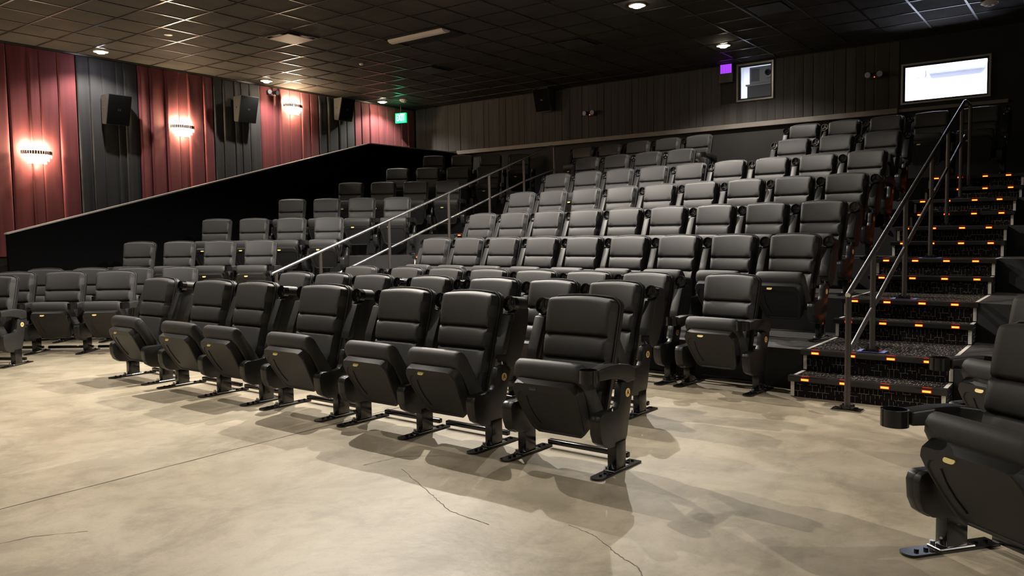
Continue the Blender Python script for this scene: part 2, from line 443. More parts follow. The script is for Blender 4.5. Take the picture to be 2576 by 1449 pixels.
# ------------------------------------------------------------------ seating platforms
AL = -0.0717                     # slight turn of the raised centre rows
ca, sa = math.cos(AL), math.sin(AL)
STX0, STX1 = -1.94, -0.88        # right-hand stairs
LSX0, LSX1 = -8.52, -7.67        # left-hand stairs
NOS = [6.13, 6.44, 7.37, 7.64, 8.62, 8.88, 9.62, 9.86, 10.56, 10.80, 11.50, 11.72]
def tri_prism(bm, pts, z0, z1): return prism(bm, pts, 2, z0, z1)
def plat(label, polys):
    bm = bmesh.new()
    for pts, z0, z1 in polys:
        bm2 = bmesh.new(); prism(bm2, pts, 2, z0, z1)
        lipc = []
        me = bpy.data.meshes.new('t'); bm2.to_mesh(me); bm2.free(); bm.from_mesh(me); bpy.data.meshes.remove(me)
    for f in bm.faces:
        f.material_index = 0 if abs(f.normal.z) > .5 else 1
    o = structure('seating_platform', bm, [M['platform'], M['blackpaint']]); return o
YW = YB_ - .005
cen, lef, rig = [], [], []
for i in range(1, 7):
    y0 = NOS[2*i-1]; z0, z1 = (i-1)*LV + .001, i*LV
    xr, xl = STX0-.006, LSX1+.006
    e = y0
    cen.append(([(xl, e+math.tan(AL)*(xl-xr)), (xr, e), (xr, YW), (xl, YW)], z0, z1))
    rig.append(([(STX1+.006, y0 + (.0 if i < 3 else .12)), (XR_-.02, y0 - math.tan(R(34))*(XR_-.9) + (.9)), (XR_-.02, YW), (STX1+.006, YW)], z0, z1))
LB = R(34)
LROWS = [(-10.06,6.285), (-10.04,7.48), (-9.85,8.72), (-9.913,10.032), (-10.009,11.276), (-10.15,12.44)]
for i in range(1, 7):
    cx, cy = LROWS[i-1]; z0, z1 = (i-1)*LV + .001, i*LV
    # front edge: through the point .62 in front of the backrest tops, along the row direction
    px_, py_ = cx + .49*math.sin(LB), cy - .49*math.cos(LB)
    t = math.tan(LB); xr, xl = LSX0-.006, -11.33
    yr, yl = py_ + t*(xr-px_), py_ + t*(xl-px_)
    pts = [(xl, max(yl, 4.4)), (xr, yr), (xr, YW), (xl, YW)]
    lef.append((pts, z0, z1))
cen.append(([(STX0-.004, NOS[-1]+.262), (STX1+.004, NOS[-1]+.262), (STX1+.004, YW), (STX0-.004, YW)], .001, 6*LV))
lef.append(([(LSX0-.004, NOS[-1]+.262), (LSX1+.004, NOS[-1]+.262), (LSX1+.004, YW), (LSX0-.004, YW)], .001, 6*LV))
plat('', cen); plat('', lef); plat('', rig)

# partition beside the left block, with its pale cap
bm = bmesh.new(); prism(bm, [(4.37,0),(4.37,1.363),(10.71,3.028),(YB_-.01,3.035),(YB_-.01,0)], 0, -11.42, -11.35)
structure('wall_partition', bm, M['partition'])
bm = bmesh.new(); prism(bm, [(4.36,1.365),(10.71,3.030),(YB_-.1,3.037),(YB_-.1,3.055),(10.705,3.048),(4.36,1.383)], 0, -11.435, -11.335)
structure('trim_3', bm, M['cap'])

# ------------------------------------------------------------------ stairs
def staircase(x0, x1, nos, label, shift=0.0):
    root = empty('aisle_stairs', ((x0+x1)/2, nos[0], 0), 0, label, 'stairs')
    w = (x1-x0)/2; OX, OY = (x0+x1)/2, nos[0]
    N = len(nos)
    for k in range(N):
        y = nos[k]-OY; yn = (nos[k+1]-OY) if k+1 < N else nos[k]-OY+.20
        z1 = (k+1)*LV/2; z0 = k*LV/2
        bm = bmesh.new()
        bx(bm, -w, w, y+.022, yn+.05, z0+.001, z1-.004)
        for f in bm.faces:
            f.material_index = 1 if abs(f.calc_center_median().z-(z1-.004)) < 1e-4 else 0
        st = obj('step', bm, [M['carpetr'], M['carpett']], root, smooth=0)
        bm = bmesh.new(); prism(bm, [(y-.004, z1-.042),(y-.012, z1-.036),(y-.014, z1-.004),(y-.008, z1+.004),(y+.055, z1+.004),(y+.055, z1-.004),(y+.021, z1-.004),(y+.021, z1-.042)], 0, -w-.012, w+.012)
        obj('step_nosing', bm, M['nosing'], st, smooth=0)
        xx = (-w+.115, -w+.395, -w+.675, w-.115) if k % 2 == 0 else (-w+.10, -w+.37, -w+.65, w-.16)
        for x in xx:
            bm = bmesh.new(); bx(bm, x-.026, x+.026, y-.019, y-.013, z1-.027, z1-.014, 0, .002, 1)
            bx(bm, x-.030, x+.030, y-.0155, y-.0125, z1-.030, z1-.011, 1, .001, 1); bx(bm, x-.030, x+.030, y-.008, y+.004, z1+.002, z1+.0055, 2)  # painted halo border, then the painted reflection on top of the nosing
            obj('step_light', bm, [M['ledred'], M['red_halo'], M['nosing_glow']], st)
        for s in (-1, 1):
            xe = s*(w-.014)
            bm = bmesh.new(); bx(bm, xe-.013, xe+.013, y+.016, y+.0215, z0+.006, z1-.045)
            if yn-y > .12: bx(bm, xe-.013, xe+.013, y+.058, yn+.01, z1-.0035, z1-.0015)
            obj('edge_strip', bm, M['strip'], st, smooth=0)
    return root
staircase(STX0, STX1, NOS, 'carpeted aisle stairs with rows of red step lights on the right')
staircase(LSX0, LSX1, NOS, 'dark aisle stairs with red step lights climbing left of the centre block')

def handrail(X, tops, mids, posts, label, end_drop):
    root = empty('handrail', (X, posts[0][0], 0), 0, label, 'handrail')
    OY = posts[0][0]
    bm = bmesh.new(); polytube(bm, [(0, y-OY, z) for y, z in tops], .0185, 14)
    obj('top_rail', bm, M['steel'], root)
    for a, b in mids:
        bm = bmesh.new(); tube(bm, (0, a[0]-OY, a[1]), (0, b[0]-OY, b[1]), .0165, 12)
        obj('middle_rail', bm, M['steel'], root)
    for y, zb, zt in posts:
        bm = bmesh.new(); tube(bm, (0, y-OY, zb+.012), (0, y-OY, zt), .021, 14)
        p = obj('post', bm, M['post'], root)
        bm = bmesh.new(); tube(bm, (0, y-OY, zb+.012), (0, y-OY, zb+.03), .05, 18); 
        for dx, dy in ((-.035,-.035),(.035,-.035),(.035,.035),(-.035,.035)): tube(bm, (dx, y-OY+dy, zb+.012), (dx, y-OY+dy, zb+.036), .009, 6)
        bx(bm, -.062, .062, y-OY-.062, y-OY+.062, zb+.005, zb+.013)
        obj('post_base', bm, M['gloss'], p)
        bm = bmesh.new(); bx(bm, -.10, .10, y-OY-.065, y-OY+.065, zb+.0045, zb+.007)
        obj('base_plate', bm, M['chrome'] if zb < .1 else M['tape'], p)
    return root
def zt_r(y): return .815 + (y-5.85)*.376
posts = [(5.885, 0, zt_r(5.885)), (6.60, LV, zt_r(6.6)), (7.78, 2*LV, zt_r(7.78)), (9.02, 3*LV, zt_r(9.02)), (9.98, 4*LV, zt_r(9.98)), (10.92, 5*LV, zt_r(10.92)), (11.61, 11*LV/2, 2.80)]
RX = -1.46
py = [p[0] for p in posts]
mids = [((a+.03, zt_r(a+.03)-.43), (b-.03, zt_r(b-.03)-.43)) for a, b in zip(py, py[1:-1])]
mids.append(((10.95, zt_r(10.95)-.43), (11.2, zt_r(11.2)-.43)))
handrail(RX, [(5.86, zt_r(5.85)), (11.12, zt_r(11.12)), (11.2, 2.815), (11.61, 2.815)], mids, posts, 'steel handrail with a middle rail standing on the right-hand aisle stairs', 0)
LX = -7.90
def zt_l(y): return .85 + (y-5.84)*.332
posts = [(5.9, 0, zt_l(5.9)), (6.57, LV, zt_l(6.57)), (7.77, 2*LV, zt_l(7.77)), (9.01, 3*LV, zt_l(9.01)), (9.99, 4*LV, zt_l(9.99)), (10.93, 5*LV, zt_l(10.93)), (11.85, 6*LV, 2.805)]
py = [p[0] for p in posts]
mids = [((a+.03, zt_l(a+.03)-.38), (b-.03, zt_l(b-.03)-.38)) for a, b in zip(py[:-1], py[1:-1])] + [((10.96, zt_l(10.96)-.38), (11.82, 2.40))]
handrail(LX, [(5.84, .85), (11.70, zt_l(11.70)), (11.78, 2.808), (11.85, 2.805)], mids, posts, 'slim steel handrail with a middle rail along the left-hand aisle stairs', 0)

# ------------------------------------------------------------------ cinema seat meshes (seat faces -y, origin on the floor under the leg)
TH = R(13); LB_ = .642
def bp(x, d, h):                 # backrest local: d forward of the back plane, h along the slope
    return (x, .065 + h*math.sin(TH) - d*math.cos(TH), .270 + h*math.cos(TH) + d*math.sin(TH))
def hw(h):                       # half width of the backrest at height h
    w = .196 + .022*min(1, h/.55)
    r = .045; dz = LB_ - h
    if dz < r: w = w - r + math.sqrt(max(0, r*r - (r-dz)**2))
    return w
def me_backrest():
    bm = bmesh.new(); nu = 26
    hs = []
    def seg(a, b, n): return [a + (b-a)*i/n for i in range(n)]
    S1, S2 = .292, .424            # seams
    hs = seg(0, S1-.02, 9) + seg(S1-.02, S1+.02, 6) + seg(S1+.02, S2-.02, 7) + seg(S2-.02, S2+.02, 6) + seg(S2+.02, LB_-.05, 8) + seg(LB_-.05, LB_, 7) + [LB_]
    grid = []
    for h in hs:
        row = []
        if h < S1: t = h/S1
        elif h < S2: t = (h-S1)/(S2-S1)
        else: t = (h-S2)/(LB_-S2)
        if h >= S2: puff = .020*math.sin(PI*min(1, max(0, t*.93+.07)))**.5
        elif h >= S1: puff = .022*math.sin(PI*max(.0, min(1, t)))**.5
        else: puff = .020*math.sin(PI*(.5+.5*t))**.5
        gap = min(abs(h-S1), abs(h-S2))
        for i in range(nu+1):
            u = -1 + 2*i/nu
            u = math.copysign(abs(u)**.85, u)
            inside = max(0, min(1, (1-abs(u))/.16)); inside = inside*inside*(3-2*inside)
            edge = min(1, (1-abs(u))/.10, (LB_-h)/.035 + .0)
            e = math.sqrt(max(0, 1-(1-max(0, edge))**2))
            d = .018 + .058*e
            d += puff*inside + .014*(1-inside)*e
            d -= .026*math.exp(-(gap/.0065)**2)*inside
            # pinch beside each seam end
            d -= .012*math.exp(-((abs(u)-.80)/.10)**2)*math.exp(-(gap/.018)**2)
            # slight concave wrap
            d += .018*abs(u)**2.2*e*min(1, h/.2)
            row.append(bm.verts.new(bp(u*hw(h), d, h + .016*(1-u*u)*(h/LB_)**4)))
        grid.append(row)
    for a, b in zip(grid, grid[1:]):
        for i in range(nu): bm.faces.new([a[i], a[i+1], b[i+1], b[i]])
    bk = [[bm.verts.new(bp((-1+2*i/4)*hw(h), .012, h + .016*(1-(-1+2*i/4)**2)*(h/LB_)**4)) for i in range(5)] for h in (0, .3, .55, LB_-.02, LB_)]
    for a, b in zip(bk, bk[1:]):
        for i in range(4): bm.faces.new([a[i+1], a[i], b[i], b[i+1]])
    # close the rim with a skirt
    fr = [r[0] for r in grid] + grid[-1][1:] + [r[-1] for r in grid[::-1]][1:] + grid[0][1:-1][::-1]
    dn = [bm.verts.new(v.co + Vector((0, .02, 0))) for v in fr]
    for i in range(len(fr)):
        k = (i+1) % len(fr)
        try: bm.faces.new([fr[i], fr[k], dn[k], dn[i]])
        except ValueError: pass
    return finish(bm, 'backrest', M['leather'], 60)
def outline(off, hb=-.03):
    pts = []
    n = 8
    for h in [hb, 0, .15, .3, .45, LB_-.05]: pts.append((hw(max(h, 0))+off, h))
    for i in range(1, n): 
        t = PI/2*i/n; pts.append((hw(.55)-.045+off + .045*math.cos(t), LB_-.05+off + .05*math.sin(t)))
    top = []
    for i in range(7):
        u = 1-2*i/6; x = u*(hw(.55)-.045+off)
        top.append((x, LB_ + off + .016*(1-(x/.22)**2)))
    pts = pts + top + [(-x, h) for x, h in pts[::-1]]
    return pts
def me_shell():
    bm = bmesh.new(); o = outline(.011)
    A = [bm.verts.new(bp(x, .030, h)) for x, h in o]; B = [bm.verts.new(bp(x*.985, -.004, h*.997)) for x, h in o]
    Cc = [bm.verts.new(bp(x*.90, -.020, h*.97)) for x, h in o]
    n = len(o)
    for P, Q in ((A, B), (B, Cc)):
        for i in range(n): bm.faces.new([P[i], P[(i+1) % n], Q[(i+1) % n], Q[i]])
    bm.faces.new(Cc); bm.faces.new(A[::-1])
    # piping round the cushion edge
    o2 = outline(.004, 0)
    polytube(bm, [bp(x, .034, h) for x, h in o2], .0055, 6, 1)
    return finish(bm, 'back_shell', [M['plastic'], M['leather']], 45)
def me_cushion():
    bm = bmesh.new()
    pts = [(-.205,.470),(-.232,.520),(-.228,.560),(-.214,.583),(-.190,.592),(-.165,.583),(-.140,.555),(-.06,.43),(.015,.315),(.018,.285),(-.02,.262),(-.07,.262),(-.13,.36)]
    ws = []
    n = len(pts)
    cy = sum(p[0] for p in pts)/n; cz = sum(p[1] for p in pts)/n
    xs = [(-.210,.86),(-.206,.93),(-.195,.98),(-.17,1.0),(-.09,1.012),(0,1.016),(.09,1.012),(.17,1.0),(.195,.98),(.206,.93),(.210,.86)]
    rings_ = [[bm.verts.new((x, cy+(p[0]-cy)*s, cz+(p[1]-cz)*s)) for p in pts] for x, s in xs]
    for a, b in zip(rings_, rings_[1:]):
        for i in range(n): bm.faces.new([a[i], a[(i+1) % n], b[(i+1) % n], b[i]])
    bm.faces.new(rings_[0][::-1]); bm.faces.new(rings_[-1])
    return finish(bm, 'seat_cushion', M['leather'], 50)
def me_pan():
    bm = bmesh.new()
    # front outline of the pan in (x, s): s runs down the sloping underside
    def P(x, s, d):              # s 0 at the upper front rim .. 1 at the bottom; d outward normal
        y = -.262 + .165*s**1.15; z = .474 - .300*s
        return (x, y - d*.87, z - d*.5)
    prof = [(0, .158), (.02, .178), (.07, .190), (.16, .205), (.30, .203), (.55, .192), (.80, .178), (.93, .166), (1.0, .14)]
    def loop(dx, d, s0=0, s1=1, up=0):
        L = []
        for s, w in prof: L.append(P(w+dx, s0 + (s1-s0)*s, d))
        return L + [(-x, y, z) for x, y, z in L[::-1]]
    outer = [bm.verts.new(p) for p in loop(.004, -.055)]
    rim = [bm.verts.new(p) for p in loop(0, 0)]
    rim2 = [bm.verts.new(p) for p in loop(-.006, .006)]
    inn = [bm.verts.new(p) for p in loop(-.018, .006, .155, .97)]
    inn2 = [bm.verts.new(p) for p in loop(-.024, .001, .168, .962)]
    n = len(rim)
    for A, B in ((outer, rim), (rim, rim2), (rim2, inn), (inn, inn2)):
        for i in range(n): bm.faces.new([A[i], A[(i+1) % n], B[(i+1) % n], B[i]])
    h = n//2
    for i in range(h-1): bm.faces.new([inn2[i], inn2[i+1], inn2[n-2-i], inn2[n-1-i]])
    bm.faces.new(outer[::-1])
    # curved groove on the panel
    g = [P(-.125, .26, .0035), P(-.13, .45, .0035), P(-.12, .65, .0035), P(-.10, .82, .0035)]
    polytube(bm, g, .0035, 6, 0)
    return finish(bm, 'seat_pan', M['plastic'], 35)
def me_plate(blank=False):
    bm = bmesh.new(); n = 20
    s = .075; y = -.262 + .165*s**1.15 - .0105; z = .474 - .300*s - .004
    vs = [bm.verts.new((-.06 + .024*math.copysign(abs(math.cos(t))**.6, math.cos(t)), y - .5*.010*math.sin(t)*-1, z + .0095*math.copysign(abs(math.sin(t))**.8, math.sin(t)))) for t in [2*PI*i/n for i in range(n)]]
    f = bm.faces.new(vs)
    r = bmesh.ops.extrude_face_region(bm, geom=[f])
    for v in r['geom']:
        if isinstance(v, bmesh.types.BMVert): v.co += Vector((0, .008, .004))
    return finish(bm, 'number_plate', M['plastic'] if blank else M['yellow'], 30)
def me_side():
    bm = bmesh.new()
    pr = [(.03,.140),(-.07,.142),(-.13,.150),(-.175,.178),(-.197,.225),(-.203,.300),(-.192,.328),(-.17,.338),(-.06,.338),(-.02,.345),(.0,.372),(.012,.44),(.022,.474),(.09,.484),(.15,.470),(.148,.43),(.122,.36),(.095,.26),(.078,.185),(.062,.155)]
    prism(bm, pr, 0, -.020, .023, 0, .006, 2)
    pad = [(.03,.146),(-.07,.146),(-.13,.154),(-.175,.181),(-.197,.228),(-.203,.300),(-.192,.326),(-.17,.337),(-.06,.337),(-.02,.30),(.02,.25)]
    prism(bm, pad, 0, -.044, .0225, 0, .007, 2)
    return finish(bm, 'side_panel', M['panel'], 35)
def me_arm_up():
    bm = bmesh.new()
    back = [(.128,.455),(.085,.50),(.084,.54),(.128,.66),(.174,.795),(.200,.806),(.206,.848),(.296,.850),(.322,.800),(.314,.72),(.278,.61),(.236,.52),(.19,.462)]
    prism(bm, back, 0, -.038, .038, 0, .008, 3)
    tube(bm, (0, .206, .845), (0, .300, .833), .0462, 28)
    padf = [(.050,.548),(.060,.60),(.140,.788),(.175,.788),(.135,.62),(.105,.548)]
    prism(bm, padf, 0, -.036, .036, 0, .008, 2)
    tube(bm, (0, .095, .470), (0, .095, .535), .010, 8, 1); tube(bm, (-.03, .11, .487), (.03, .11, .487), .011, 10, 1)
    return finish(bm, 'armrest', [M['plastic'], M['chrome']], 35)
def cupmesh(c, axis, h, name, back=None):
    bm = bmesh.new()
    c = Vector(c); d, u, v = frame_axes(axis)
    ring(bm, c, axis, .049, .043, h, 28)
    # three spokes across the far end
    for k in range(3):
        a = PI/2 + 2*PI*k/3
        e = u*math.cos(a) + v*math.sin(a)
        p0 = c + d*.010; p1 = p0 + e*.041
        w = e.cross(d)*.0055
        vs = [bm.verts.new(q) for q in (p0-w, p0+w, p1+w*1.4, p1-w*1.4)]
        f = bm.faces.new(vs); r = bmesh.ops.extrude_face_region(bm, geom=[f])
        for q in r['geom']:
            if isinstance(q, bmesh.types.BMVert): q.co += d*.008
    tube(bm, c + d*.008, c + d*.02, .010, 12)
    if back: disc(bm, c + d*(back-.006), -d, .0415, 24, 1)
    return finish(bm, name, [M['gloss'], M['cupfloor']], 40)
def me_arm_down():
    bm = bmesh.new()
    pr = [(-.228,.519),(-.231,.576),(-.10,.583),(.0,.580),(.09,.564),(.138,.546),(.146,.52),(.142,.472),(.06,.468),(.02,.490),(-.09,.512)]
    prism(bm, pr, 0, -.036, .036, 0, .009, 3)
    return finish(bm, 'armrest', M['plastic'], 35)
def me_leg():
    bm = bmesh.new(); bx(bm, -.028, .028, -.050, .052, .018, .165, 0, .006, 2)
    return finish(bm, 'leg', M['gloss'], 35)
def me_foot():
    bm = bmesh.new()
    pts = []
    for i in range(9): 
        t = PI*i/8; pts.append((.036*math.cos(t)*-1, -.20 - .030*math.sin(t)))
    pts = [(.036, .205)] + [(-p[0], p[1]) for p in pts] + [(-.036, .205)]
    prism(bm, pts, 2, .001, .011, 0)
    bx(bm, -.034, .034, -.085, .085, .011, .019, 1, .003, 1)
    for y in (-.165, -.12, .12, .17): tube(bm, (0, y, .010), (0, y, .020), .009, 6, 0); 
    tube(bm, (-.02,-.07,.018), (-.02,-.07,.034), .010, 8, 1)
    return finish(bm, 'foot_plate', [M['gloss'], M['chrome']], 35)
def me_bar():
    bm = bmesh.new(); bx(bm, -.262, .262, .165, .200, .022, .052, 0, .006, 2)
    return finish(bm, 'floor_bar', M['gloss'], 35)
def me_row_disc(letter):
    bm = bmesh.new(); tube(bm, (.0225, .080, .412), (.0245, .080, .412), .024, 24, 0)
    me = finish(bm, 'row_disc', [M['orange'], M['ink']], 30)
    if letter:
        tm = text_mesh(letter, .036, M['ink'])
        b2 = bmesh.new(); b2.from_mesh(me); n0 = len(b2.faces)
        b3 = bmesh.new(); b3.from_mesh(tm)
        # letter in the yz plane, reading from +x
        bmesh.ops.transform(b3, matrix=Matrix(((0,0,1,.0252),(1,0,0,.080),(0,1,0,.412),(0,0,0,1))), verts=b3.verts)
        t2 = bpy.data.meshes.new('t'); b3.to_mesh(t2); b3.free()
        b2.from_mesh(t2)
        b2.faces.ensure_lookup_table()
        for f in b2.faces[n0:]: f.material_index = 1
        b2.to_mesh(me); b2.free(); bpy.data.meshes.remove(t2); bpy.data.meshes.remove(tm)
    return me

MB, MS, MC, MP = me_backrest(), me_shell(), me_cushion(), me_pan()
MN, MNB = me_plate(), me_plate(True)
MSD, MAU, MAD, ML, MF, MBAR = me_side(), me_arm_up(), me_arm_down(), me_leg(), me_foot(), me_bar()
MCU = cupmesh((0, .168, .848), (0, 1, -.13), .042, 'cup_holder', .040)
MCD = cupmesh((0, -.278, .517), (0, 0, 1), .066, 'cup_holder')
DISC = {k: me_row_disc(k) for k in ('A', 'B', 'C', '')}

def seat(x, y, z, rz, label, group, left=None, right='up', disc=None, sx=1.0, blank=False, bar=True):
    """left / right: None (shared standard belongs to the neighbour), 'up' or 'down' armrest"""
    r = empty('cinema_seat', (x, y, z), rz, label, 'cinema seat', group)
    r.scale = (sx, 1, 1)
    b = inst('backrest', MB, r); inst('back_shell', MS, b)
    inst('seat_cushion', MC, r)
    p = inst('seat_pan', MP, r); inst('number_plate', MNB if blank else MN, p)
    for s, st in ((-1, left), (1, right)):
        if st is None: continue
        ox = s*.29
        sd = inst('side_panel', MSD, r, (ox, 0, 0))
        if s < 0: sd.scale = (-1, 1, 1)
        if disc is not None and s == 1: inst('row_disc', DISC[disc], sd)
        inst('leg', ML, r, (ox, 0, 0)); inst('foot_plate', MF, r, (ox, 0, 0))
        if st == 'up':
            a = inst('armrest', MAU, r, (ox, 0, 0)); inst('cup_holder', MCU, a)
        else:
            a = inst('armrest', MAD, r, (ox, 0, 0)); inst('cup_holder', MCD, a)
    if bar: inst('floor_bar', MBAR, r)
    return r

ORD = ['first','second','third','fourth','fifth','sixth','seventh','eighth','ninth','tenth','eleventh','twelfth']
# --- floor rows, centre block (listed from the right-hand end)
A_ROW = [(-2.390, 3.712, .600, 'down', 'up', 'A', 'nearest front-row centre seat, standing alone, blank number plate and right armrest down'),
         (-3.233, 3.735, .575, 'up', None, 'A', 'front-row centre seat, right half of the pair beside the lone nearest seat'),
         (-3.8125, 3.745, .583, 'up', 'up', None, 'front-row centre seat, left half of the pair beside the lone nearest seat'),
         (-4.672, 3.772, .637, 'up', 'up', None, 'single front-row centre seat standing between two front-row pairs'),
         (-5.530, 3.790, .575, 'up', None, None, 'right half of the second front-row pair, fifth seat from the right end'),
         (-6.140, 3.800, .640, 'up', 'up', None, 'left half of the second front-row pair, sixth seat from the right end'),
         (-7.040, 3.825, .593, 'up', 'up', None, 'leftmost seat of the front centre row, beside the left cross aisle')]
for i, (x, y, w, rt, lf, dc, lab) in enumerate(A_ROW):
    seat(x, y, 0, R(-1), lab, 'front row seats on the concrete floor', left=lf, right=rt, disc=dc, sx=w/.58, blank=(i == 0))
B_ROW = [(-2.90, 4.99, .553, 'up', None, 'B'), (-3.4535, 5.0, .555, 'up', None, None), (-4.0445, 5.01, .627, 'up', 'up', None),
         (-4.76, 5.03, .574, 'up', 'up', None), (-5.50, 5.04, .582, 'up', None, None), (-6.085, 5.06, .59, 'up', None, None), (-6.67, 5.075, .58, 'up', 'up', None)]
for i, (x, y, w, rt, lf, dc) in enumerate(B_ROW):
    seat(x, y, 0, R(-1.2), 'black seat, second floor row of centre block, %s from its right end' % ORD[i], 'second floor row seats', left=lf, right=rt, disc=dc, sx=w/.58)
C_ROW = [(-2.505, 6.20, .61, 'down', 'down', 'C')] + [(-3.296-.6258*i, 6.246+.0376*i, .6258, 'up', 'up' if i == 5 else None, 'C' if i == 0 else None) for i in range(6)] + [(-7.25, 6.49, .69, 'up', 'up', None)]
for i, (x, y, w, rt, lf, dc) in enumerate(C_ROW):
    lab = 'lone black seat with both armrests down, left of the bottom right-hand stairs' if i == 0 else 'black seat, third floor row of centre block, %s from its right end' % ORD[i]
    seat(x, y, 0, AL if i else R(-5), lab, 'third floor row seats', left=lf, right=rt, disc=dc, sx=w/.58)
# --- raised centre rows
XI = [-4.59, -4.615, -4.645, -4.663, -4.70, -4.88]
for r in range(6):
    idxs = [list(range(9))]*4 + [[0,1,2,3,6,7,8], [-1,0,1,2,3,6,7,8,9,10]]
    idxs = idxs[r]
    for k, i in enumerate(idxs[::-1]):
        t = (i - 4)*.58
        x = XI[r] + t*ca + .215*sa; y = 7.5404 + r*.9739 + t*sa - .215*ca
        if r == 5: y += .10
        rt, lf = 'up', None
        if i == idxs[0] or (i-1) not in idxs: lf = 'up'
        if r == 2 and i == 1: rt = 'down'
        if r == 3 and i == 8: rt = 'down'
        if r == 4 and i == 3: rt = 'down'
        if r == 5 and i == 9: rt = 'down'
        if r == 5 and i == 3: rt = 'down'
        lab = 'black seat, %s raised row of centre block, %s from its right end' % (ORD[r], ORD[k])
        if r == 5: lab = 'black seat, topmost row along back wall, %s from its right end' % ORD[k]
        seat(x, y, (r+1)*LV, AL, lab, '%s raised row seats' % ORD[r], left=lf, right=rt, disc='' if k == 0 else None, bar=False)
# --- left block (turned towards the screen)
def place_left(cx, cy, z, b, n, word, grp, s=.5656, off0=-1.5, bar=False, n0=0):
    for i in range(n0, n):
        t = (i + off0)*s
        x = cx + t*math.cos(b) + .185*math.sin(b); y = cy + t*math.sin(b) - .185*math.cos(b)
        seat(x, y, z, b, 'black seat in %s, %s from its right end' % (word, ORD[n-1-i]), grp, left='down' if i == n0 else None, right='down', sx=s/.58, bar=bar)
for r, (cx, cy) in enumerate(LROWS):
    place_left(cx, cy, (r+1)*LV, LB, 4, 'the %s raised row of the left block' % ORD[r] if r < 5 else 'the highest row of the left block', 'left block %s raised row seats' % ORD[r])
place_left(-10.27, 5.17, 0, R(36), 4, 'the left floor row below the platform', 'left block third floor row seats', s=.58, bar=True)
tb = R(37)
for i in range(3):
    x, y = -9.12 - .58*i*math.cos(tb), 4.54 - .58*i*math.sin(tb)
    seat(x, y, 0, tb, ['black seat behind and left of the leftmost front-row seat, armrests down', 'black seat second to the left of the leftmost front-row seat, one row behind', 'dim black seat cut by the left edge, behind the seat with the lettered disc'][i], 'left block second floor row seats', left='down' if i == 2 else None, right='down')
seat(-9.25, 3.33, 0, R(32), 'front-row seat cut by the left edge, yellow lettered disc on its side', 'left block front row seats', left='down', right='down', disc='A')
# --- right block
RB = R(-38)
seat(-.225, 3.325, 0, RB, 'large close-up black seat at the bottom right corner, its left armrest down', 'right block floor seats', left='down', right='up', sx=1.09)
seat(-.30, 4.79, 0, RB, 'black seat at the right edge directly behind the close-up corner seat', 'right block floor seats', left='down', right='up', sx=1.07)

# ------------------------------------------------------------------ lamps, fittings
def spot(parent, loc, energy, col, size, blend, rad, down=(0,0,-1), name='lamp_light'):
    l = bpy.data.lights.new(name, 'SPOT'); l.energy = energy; l.color = col; l.spot_size = R(size); l.spot_blend = blend; l.shadow_soft_size = rad
    o = bpy.data.objects.new(name, l); o.location = loc
    o.rotation_euler = Vector(down).to_track_quat('-Z', 'Y').to_euler()
    return link(o, parent)
def downlight(x, y, label, cool=False, energy=100, size=140, col=None):
    r = empty('downlight', (x, y, ZC), 0, label, 'ceiling light', 'recessed ceiling downlights')
    bm = bmesh.new(); ring(bm, (0,0,-.014), (0,0,1), .105, .078, .014, 28); obj('trim_ring', bm, M['whiteplastic'], r)
    bm = bmesh.new(); 
    tube(bm, (0,0,-.001), (0,0,-.034), .076, 24, r2=.050); obj('bulb', bm, M['bulbcool'] if cool else M['bulb'], r)
    c = col or ((1,.93,.85) if cool else (1,.925,.82))
    spot(r, (.16 if x < -12 else 0, 0, -.07), energy, c, size, .5, .022)
    return r
E0 = 300
downlight(-12.20, 6.10, 'leftmost bright ceiling downlight above the first charcoal curtain', True, 115)
downlight(-12.25, 9.08, 'ceiling downlight above the emergency light, beside the far wall light', False, 110)
downlight(-12.33, 12.02, 'bright ceiling downlight just left of the exit sign', False, 120)
downlight(-4.80, 9.09, 'ceiling downlight at the top edge of the photo, right of centre', False, 520)
downlight(-4.80, 11.86, 'ceiling downlight just above the projector window', False, 160)
for (x, y, e) in ((-6.8, 3.2, 330), (-6.4, 5.35, 760), (-6.35, 7.1, 820), (3.9, 3.3, 500), (3.9, 7.1, 460), (-12.1, 3.1, 80), (-5.0, -.2, 90), (-10.2, .6, 70), (1.4, -.4, 110)):  # the last three are unseen fill lamps, added to brighten the seat fronts
    downlight(x, y, 'unseen ceiling downlight or added fill lamp out over the room, beyond the photo edge', False, e)

